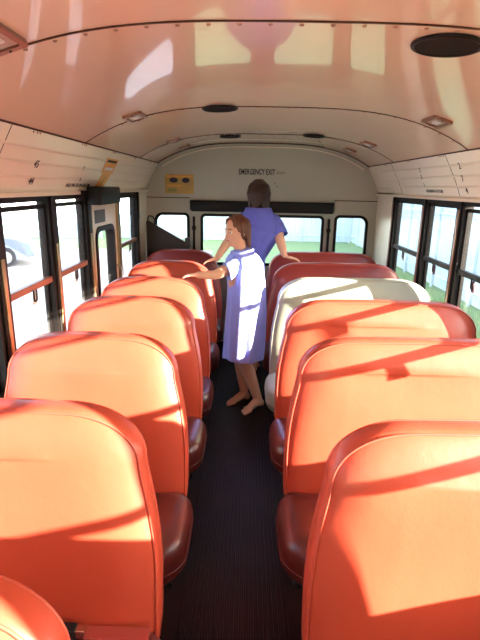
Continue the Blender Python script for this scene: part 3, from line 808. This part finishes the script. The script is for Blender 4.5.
# legs: near leg trailing, far leg behind
aN = Vector((0.125, 3.505, 0.075)); kN = Vector((0.005, 3.51, 0.42))
limb(bm, [(0.0, 3.53, 0.74), kN, (0.055, 3.525, 0.27), aN], [0.085, 0.056, 0.052, 0.034])
foot(bm, aN, (-0.74, -0.67), 0.215)
aF = Vector((0.015, 3.63, 0.075)); kF = Vector((-0.03, 3.60, 0.42))
limb(bm, [(-0.02, 3.60, 0.74), kF, (-0.01, 3.62, 0.27), aF], [0.085, 0.055, 0.050, 0.033])
foot(bm, aF, (-0.86, -0.5), 0.21)
RH = basis((-0.80, -0.58, -0.12))
head_mesh(bm, RH, hc, 0.215)
bm.transform(Matrix.Translation(-O))
bd = obj('body', bm, 'skin', ch, True); remesh(bd, 0.0055, 4)
face_parts(ch, RH, hc, 0.215, O)
def hair_cap(parent, R, c, h, origin, m, length, seed, fringe=True):
    """hair shell: dense tapered locks over the skull down to nape"""
    rnd = random.Random(seed); bm = bmesh.new()
    def P(x, y, z): return Vector(c) + R @ Vector((x * h, y * h, z * h)) - Vector(origin)
    ball(bm, P(0, -0.085, 0.15), (0.365 * h, 0.405 * h, 0.385 * h), 20, 14, rot=R)
    ball(bm, P(0, -0.17, -0.04), (0.34 * h, 0.30 * h, 0.36 * h), 20, 14, rot=R)
    for i in range(64):
        a = rnd.uniform(-2.45, 2.45)          # angle round the head from the back
        x, y = math.sin(a), -math.cos(a)
        r0 = 0.36
        if abs(a) > 2.0: zl = 0.22
        elif abs(a) > 1.35: zl = -0.05 - length * 0.4
        else: zl = -0.22 - length
        zl += rnd.uniform(-0.05, 0.05)
        p0 = P(x * 0.10, y * 0.10 - 0.06, 0.52); p1 = P(x * 0.31, y * 0.36 - 0.07, 0.32); p2 = P(x * 0.365, y * 0.41 - 0.07, 0.08)
        if abs(a) > 2.0:
            pts = [p0, P(x * 0.30, y * 0.36 - 0.06, 0.40), P(x * 0.34, y * 0.40 - 0.04, zl + 0.05)]
            tube(bm, pts, [0.05 * h, 0.05 * h, 0.02 * h], 6)
        else:
            p3 = P(x * 0.33, y * 0.36 - 0.08, zl)
            tube(bm, [p0, p1, p2, p3], [0.05 * h, 0.055 * h, 0.055 * h, 0.022 * h], 6)
    o = obj('hair', bm, m, parent, True); md = o.modifiers.new('remesh', 'REMESH'); md.mode = 'VOXEL'; md.voxel_size = 0.006; md.use_smooth_shade = True
    s = o.modifiers.new('smooth', 'SMOOTH'); s.factor = 0.5; s.iterations = 2
    return o
hair_cap(ch, RH, hc, 0.215, O, 'hair2', 0.30, 3)
# towel dress
rot = math.radians(-52)
rows = [(-0.025, 3.425, 1.275, 0.052, 0.055, rot, 0.00, 0.010),
        (-0.022, 3.427, 1.250, 0.085, 0.075, rot, 0.03, 0.010),
        (-0.015, 3.430, 1.225, 0.128, 0.088, rot, 0.05, 0.006),
        (-0.010, 3.435, 1.180, 0.162, 0.108, rot, 0.05, 0.000),
        (-0.005, 3.445, 1.110, 0.148, 0.118, rot, 0.06, 0.0),
        (0.008, 3.460, 0.990, 0.142, 0.126, rot, 0.07, 0.0),
        (0.008, 3.475, 0.820, 0.148, 0.134, rot, 0.075, 0.0),
        (0.002, 3.480, 0.640, 0.154, 0.138, rot, 0.08, 0.0),
        (-0.004, 3.485, 0.500, 0.156, 0.138, rot, 0.085, 0.0),
        (-0.006, 3.485, 0.440, 0.156, 0.138, rot, 0.09, 0.0)]
bm = cloth(rows, seed=4, folds=7); bm.transform(Matrix.Translation(-O))
dr = obj('towel_dress', bm, 'lav', ch, True)
s = dr.modifiers.new('thick', 'SOLIDIFY'); s.thickness = 0.007; s.offset = 0
# sleeve flap round the reaching arm
bm = bmesh.new()
d0 = (eA - sA).normalized()
q = d0.to_track_quat('Z', 'Y').to_matrix()
rings = []
for f, r in ((-0.03, 0.054), (0.01, 0.058), (0.04, 0.062), (0.055, 0.066)):
    c0 = sA + d0 * f
    rings.append([c0 - O + q @ Vector((math.cos(2 * PI * j / 28) * r * (1 + 0.05 * math.sin(5 * 2 * PI * j / 28)), math.sin(2 * PI * j / 28) * r * (0.95 if math.sin(2 * PI * j / 28) > 0 else 1.0), 0)) - Vector((0, 0, 0.02 * f / 0.08)) for j in range(28)])
loft(bm, rings, cap=False); sl = obj('sleeve', bm, 'lav', ch, True)
s = sl.modifiers.new('thick', 'SOLIDIFY'); s.thickness = 0.006; s.offset = 0
bm = bmesh.new()
tube(bm, [Vector((r_[0] + math.cos(a) * 0.075 * math.cos(rot) - math.sin(a) * 0.068 * math.sin(rot), r_[1] + math.cos(a) * 0.075 * math.sin(rot) + math.sin(a) * 0.068 * math.cos(rot), 1.258 + 0.012 * math.cos(a - 0.6))) - O
          for r_ in [(-0.025, 3.426)] for a in [2 * PI * j / 36 for j in range(36)]], 0.016, 8, closed=True)
obj('collar', bm, 'lav', ch, True)

# --- standing person in violet, back to the viewer, hands on the seats either side
O2 = Vector((0.10, 4.20, 0.0))
pr = empty('person', O2)
tag(pr, 'brown-haired person in violet towel poncho facing the rear, hands on both seats', 'person')
bm = bmesh.new()
hc2 = Vector((0.100, 4.20, 1.625))
limb(bm, [(0.05, 4.31, 0.86), (0.055, 4.29, 0.96), (0.07, 4.26, 1.12), (0.10, 4.20, 1.30), (0.10, 4.20, 1.38)], [0.085, 0.088, 0.082, 0.098, 0.08])
limb(bm, [(0.10, 4.20, 1.36), (0.10, 4.20, 1.48), hc2], [0.065, 0.052, 0.055])
sL, sR = Vector((-0.055, 4.20, 1.385)), Vector((0.255, 4.20, 1.385))
limb(bm, [sL, (0.10, 4.20, 1.41), sR], [0.056, 0.07, 0.056])
eR = Vector((0.310, 4.12, 1.215)); wR = Vector((0.330, 4.085, 1.152))
limb(bm, [sR, eR, wR], [0.050, 0.038, 0.027]); 

hand(bm, Vector((0.336, 4.080, 1.136)), (0.80, 0.05, -0.14), (0, 0, -1), 0.155, curl=0.35, thumb_side=1, spread=0.3)
eL = Vector((-0.185, 4.13, 1.20)); wL = Vector((-0.243, 4.06, 1.112))
limb(bm, [sL, eL, wL], [0.050, 0.038, 0.027])
hand(bm, wL, (-0.80, 0.1, -0.25), (-0.2, 0.0, -1.0), 0.15, curl=0.4, thumb_side=-1, spread=0.3)
for sx in (-1, 1):
    ak = Vector((0.045 + sx * 0.06, 4.29, 0.085))
    limb(bm, [(0.045 + sx * 0.045, 4.30, 0.86), (0.045 + sx * 0.06, 4.30, 0.50), (0.045 + sx * 0.06, 4.29, 0.33), ak], [0.078, 0.056, 0.052, 0.036])
    foot(bm, ak, (sx * 0.12, 1), 0.23)
RH2 = basis((-0.05, 1.0, -0.10))
head_mesh(bm, RH2, hc2, 0.235)
bm.transform(Matrix.Translation(-O2))
bd = obj('body', bm, 'skin', pr, True); remesh(bd, 0.0058, 4)
face_parts(pr, RH2, hc2, 0.235, O2)
hair_cap(pr, RH2, hc2, 0.250, O2, 'hair', 0.20, 9)
rows = [(0.10, 4.20, 1.530, 0.072, 0.066, 0, 0.0, 0.0),
        (0.10, 4.20, 1.500, 0.100, 0.080, 0, 0.02, 0.0),
        (0.10, 4.20, 1.465, 0.170, 0.095, 0, 0.02, 0.0),
        (0.10, 4.20, 1.410, 0.212, 0.112, 0, 0.03, 0.0),
        (0.10, 4.20, 1.330, 0.222, 0.135, 0, 0.04, 0.0),
        (0.090, 4.23, 1.24, 0.165, 0.130, 0, 0.045, 0.0),
        (0.055, 4.29, 1.08, 0.115, 0.120, 0, 0.05, 0.0),
        (0.05, 4.31, 0.85, 0.118, 0.120, 0, 0.055, 0.0),
        (0.04, 4.31, 0.60, 0.118, 0.120, 0, 0.06, 0.0),
        (0.04, 4.31, 0.36, 0.122, 0.120, 0, 0.07, 0.0)]
bm = cloth(rows, seed=11, folds=8); bm.transform(Matrix.Translation(-O2))
pn = obj('towel_poncho', bm, 'purple', pr, True)
s = pn.modifiers.new('thick', 'SOLIDIFY'); s.thickness = 0.007; s.offset = 0
# hood lying on the back
bm = bmesh.new()
rings = []
for j in range(9):
    f = j / 8; w_ = 0.105 + 0.03 * math.sin(PI * f); z = 1.535 - 0.16 * f; y = 4.115 - 0.035 * math.sin(PI * (0.3 + 0.6 * f))
    hw = w_ * (1 - 0.55 * f ** 2)
    rings.append([Vector((0.10 + hw * math.sin(2 * PI * i / 24), y + 0.032 * (1 - 0.5 * f) * math.cos(2 * PI * i / 24) + 0.05 * abs(math.sin(2 * PI * i / 24)) * (1 - f), z - 0.03 * math.cos(PI * math.sin(2 * PI * i / 24) / 2) * f)) - O2 for i in range(24)])
loft(bm, rings); obj('hood', bm, 'purple', pr, True)
for sx, s0, e0 in ((1, sR, eR), (-1, sL, eL)):
    bm = bmesh.new(); d0 = (e0 - s0).normalized(); q = d0.to_track_quat('Z', 'Y').to_matrix(); rings = []
    for f, r in ((-0.03, 0.058), (0.02, 0.068), (0.06, 0.074), (0.095, 0.078)):
        rings.append([s0 + d0 * f - O2 + q @ Vector((math.cos(2 * PI * j / 28) * r * (1 + 0.05 * math.sin(4 * 2 * PI * j / 28)), math.sin(2 * PI * j / 28) * r, 0)) for j in range(28)])
    loft(bm, rings, cap=False); sl = obj('sleeve', bm, 'purple', pr, True)
    s = sl.modifiers.new('thick', 'SOLIDIFY'); s.thickness = 0.006; s.offset = 0

# ------------------------------------------------------------------ outside
GZ = -0.95
struct('ground_lawn', B(1.6, 60, -30, 90, GZ - 0.1, GZ), 'grass')
struct('ground_lot', B(-60, 1.6, -30, 8.0, GZ - 0.1, GZ), 'lot')
struct('ground_lot', B(-60, -1.4, 8.0, 20.5, GZ - 0.1, GZ), 'lot')
struct('ground_verge', B(-1.4, 1.6, 8.0, 90, GZ - 0.1, GZ), 'grass'); struct('ground_verge', B(-60, -1.4, 20.5, 90, GZ - 0.1, GZ), 'grass')
def corrugated(name, p0, p1, h, label, pitch=0.13, depth=0.03, group=None):
    p0, p1 = Vector(p0), Vector(p1); d = (p1 - p0); L = d.length; d.normalize(); nrm = Vector((-d.y, d.x, 0))
    t = empty(name, p0); tag(t, label, 'fence', group)
    n = int(L / pitch); loop = []
    for i in range(n):
        s = i * pitch
        loop += [(s, 0), (s + pitch * 0.3, 0), (s + pitch * 0.42, depth), (s + pitch * 0.88, depth)]
    bm = bmesh.new()
    lo = [d * s + nrm * o for s, o in loop]
    rings = [[p + Vector((0, 0, z)) for p in lo] for z in (0.05, h)]
    loft(bm, rings, closed=False, cap=False)
    pn = obj('corrugated_sheet', bm, 'fence', t); sm = pn.modifiers.new('thick', 'SOLIDIFY'); sm.thickness = 0.006
    for i in range(int(L / 2.4) + 1):
        bm = bmesh.new(); c0 = d * (i * 2.4) + nrm * (depth + 0.04)
        box(bm, c0.x - 0.03, c0.x + 0.03, c0.y - 0.03, c0.y + 0.03, 0, h + 0.05); obj('fence_post', bm, 'fence', t)
    bm = bmesh.new(); q = nrm * (depth + 0.015)
    for z in (0.35, h - 0.3): tube(bm, [q + Vector((0, 0, z)), d * L + q + Vector((0, 0, z))], 0.025, 6)
    obj('fence_rail', bm, 'fence', t)
corrugated('corrugated_fence', (5.40, -8.0, GZ), (5.40, 27.0, GZ), 2.35, 'white corrugated fence on grass beyond the right windows')
corrugated('corrugated_fence', (5.2, 24.5, GZ), (-7.0, 24.5, GZ), 2.9, 'pale corrugated fence across the grass behind the bus')
corrugated('corrugated_fence', (-7.3, 24.5, GZ), (-19.0, 21.5, GZ), 2.9, 'pale fence behind the parked silver car')
t = empty('post', (5.28, 0.47, GZ)); tag(t, 'slim white post added unseen before the right fence for its shadow', 'post')  # out of view, added to throw the dark block on a right seat
bm = bmesh.new(); tube(bm, [Vector((0, 0, 0.0)), Vector((0, 0, 3.07))], 0.034, 12); obj('shade_pole', bm, 'fence', t, True)
bm = bmesh.new(); ball(bm, (0, 0, 3.08), 0.045, 12, 8); obj('cap', bm, 'fence', t, True)
# grass blades on the right lawn
bm = bmesh.new(); rnd = random.Random(5)
for i in range(7000):
    x, y = rnd.uniform(3.6, 5.18), rnd.uniform(5.5, 17)
    h = rnd.uniform(0.05, 0.14); a = rnd.uniform(0, PI); w_ = 0.012
    b0 = bm.verts.new((x - w_ * math.cos(a), y - w_ * math.sin(a), GZ)); b1 = bm.verts.new((x + w_ * math.cos(a), y + w_ * math.sin(a), GZ))
    b2 = bm.verts.new((x + rnd.uniform(-.05, .05), y + rnd.uniform(-.05, .05), GZ + h)); bm.faces.new((b0, b1, b2))
tag(obj('grass', bm, 'blade'), 'green grass along the foot of the right fence', 'grass', kind='stuff')

# parked silver car outside the left windows
def car(loc, ang):
    t = empty('car', loc); t.rotation_euler.z = ang
    tag(t, 'silver car parked outside the left windows', 'car')
    # local: x forward, y left; side profile
    prof = [(-2.1, 0.35), (-2.15, 0.75), (-2.0, 0.95), (-1.55, 1.02), (-1.0, 1.42), (-0.4, 1.50), (0.35, 1.44), (1.05, 0.98), (1.75, 0.86), (2.1, 0.70), (2.15, 0.40), (2.05, 0.28)]
    def ycut(z): return 0.86 if z < 0.9 else 0.86 - (z - 0.9) * 0.42
    low = [(1.68, 0.28), (1.64, 0.48), (1.5, 0.62), (1.32, 0.66), (1.14, 0.62), (1.0, 0.48), (0.96, 0.28), (-0.96, 0.28), (-1.0, 0.48), (-1.14, 0.62), (-1.32, 0.66), (-1.5, 0.62), (-1.64, 0.48), (-1.68, 0.28)]
    loop = prof + low
    bm = bmesh.new()
    rings = []
    for s, sc in ((-1, 0.94), (-1, 1.0), (0, 1.0), (1, 1.0), (1, 0.94)):
        pass
    rings = [[Vector((x * 0.985, s * ycut(z) * 1.0, z if z < 1.4 else z - 0.01)) for x, z in loop] for s in (-1, 1)]
    mid = [[Vector((x, s * ycut(z) * 0.86, z + (0.015 if z > 0.8 else 0))) for x, z in loop] for s in (-1, 1)]
    loft(bm, [rings[0], mid[0], mid[1], rings[1]])
    bmesh.ops.triangulate(bm, faces=[f for f in bm.faces if len(f.verts) > 4])
    obj('car_body', bm, 'silver', t)
    for s in (-1, 1):
        for pts in (((-1.35, 1.02), (-0.93, 1.36), (-0.35, 1.42), (-0.35, 1.0)), ((-0.27, 1.0), (-0.27, 1.42), (0.30, 1.37), (0.90, 0.98))):
            bm = bmesh.new(); loft(bm, [[Vector((x, s * (ycut(z) + o), z)) for x, z in pts] for o in (0.006, -0.01)]); obj('side_window', bm, 'carglass', t)
        for x in (-1.32, 1.32):
            bm = bmesh.new(); disc(bm, (x, s * 0.76, 0.31), 0.31, (0, 1, 0), 0.2, 32); wh = obj('wheel', bm, 'tyre', t)
            bm = bmesh.new(); disc(bm, (x, s * 0.865, 0.31), 0.20, (0, 1, 0), 0.012, 24)
            for q in range(5):
                a = q * 2 * PI / 5; disc(bm, (x + 0.11 * math.cos(a), s * 0.874, 0.31 + 0.11 * math.sin(a)), 0.03, (0, 1, 0), 0.012, 10)
            obj('hubcap', bm, 'chrome', wh)
        bm = bmesh.new(); ball(bm, (2.02, s * 0.62, 0.68), (0.12, 0.16, 0.08), 14, 10); obj('headlamp', bm, 'lamp', t, True)
        bm = B(0.62, 0.74, min(s * 0.84, s * 0.98), max(s * 0.84, s * 0.98), 0.98, 1.08, bev=0.02); obj('mirror', bm, 'silver', t)
    bm = bmesh.new(); loft(bm, [[Vector(p) for p in ((0.42, -0.60, 1.405), (0.42, 0.60, 1.405), (1.02, 0.72, 1.01), (1.02, -0.72, 1.01))], [Vector(p) for p in ((0.44, -0.60, 1.43), (0.44, 0.60, 1.43), (1.04, 0.72, 1.03), (1.04, -0.72, 1.03))]])
    obj('windscreen', bm, 'carglass', t)
    obj('bumper', B(2.02, 2.2, -0.78, 0.78, 0.30, 0.46, bev=0.03), 'silver', t)
car((-9.3, 15.6, GZ), math.radians(24))
# long low block added unseen beyond the right fence to shade lot and rear seats
t = empty('shade_building', (9.0, 16.0, GZ)); tag(t, 'long plain beige block added unseen behind the right fence for shade', 'shade_building')
obj('wall', B(-1.2, 3.0, -15.55, 26, 0, 4.6), 'render', t)
obj('roof', B(-1.3, 3.1, -15.6, 26.1, 4.6, 4.7), 'seam', t)
for i in range(7):
    f_ = obj('window', B(-1.22, -1.19, -11.5 + 5 * i, -9.9 + 5 * i, 2.2, 3.4), 'black', t); obj('pane', B(-1.225, -1.22, -11.4 + 5 * i, -10.0 + 5 * i, 2.3, 3.3), 'carglass', f_)
# trees far behind the rear fence
def tree(loc, h, lab, seed):
    rnd = random.Random(seed); t = empty('tree', loc); tag(t, lab, 'tree', 'trees beyond the rear fence')
    bm = bmesh.new(); tube(bm, [Vector((0, 0, 0)), Vector((0.1, 0, h * 0.3)), Vector((0, 0.1, h * 0.6))], [0.18, 0.14, 0.08], 10); obj('trunk', bm, 'bark', t, True)
    bm = bmesh.new()
    for i in range(1500):
        u = Vector((rnd.gauss(0, 1), rnd.gauss(0, 1), rnd.gauss(0, 1))).normalized() * rnd.uniform(0.6, 1) 
        p = Vector((u.x * h * 0.32, u.y * h * 0.32, h * 0.66 + u.z * h * 0.34)); s_ = 0.16
        a, b_ = Vector((rnd.uniform(-1, 1), rnd.uniform(-1, 1), rnd.uniform(-1, 1))).normalized() * s_, Vector((rnd.uniform(-1, 1), rnd.uniform(-1, 1), rnd.uniform(-1, 1))).normalized() * s_
        bm.faces.new([bm.verts.new(p), bm.verts.new(p + a), bm.verts.new(p + a + b_), bm.verts.new(p + b_)])
    obj('foliage', bm, 'leaf', t)
tree((1.5, 27.5, GZ), 5.0, 'leafy tree behind the rear fence, left of two', 1)
tree((5.6, 29, GZ), 5.5, 'leafy tree behind the rear fence, right of two', 2)
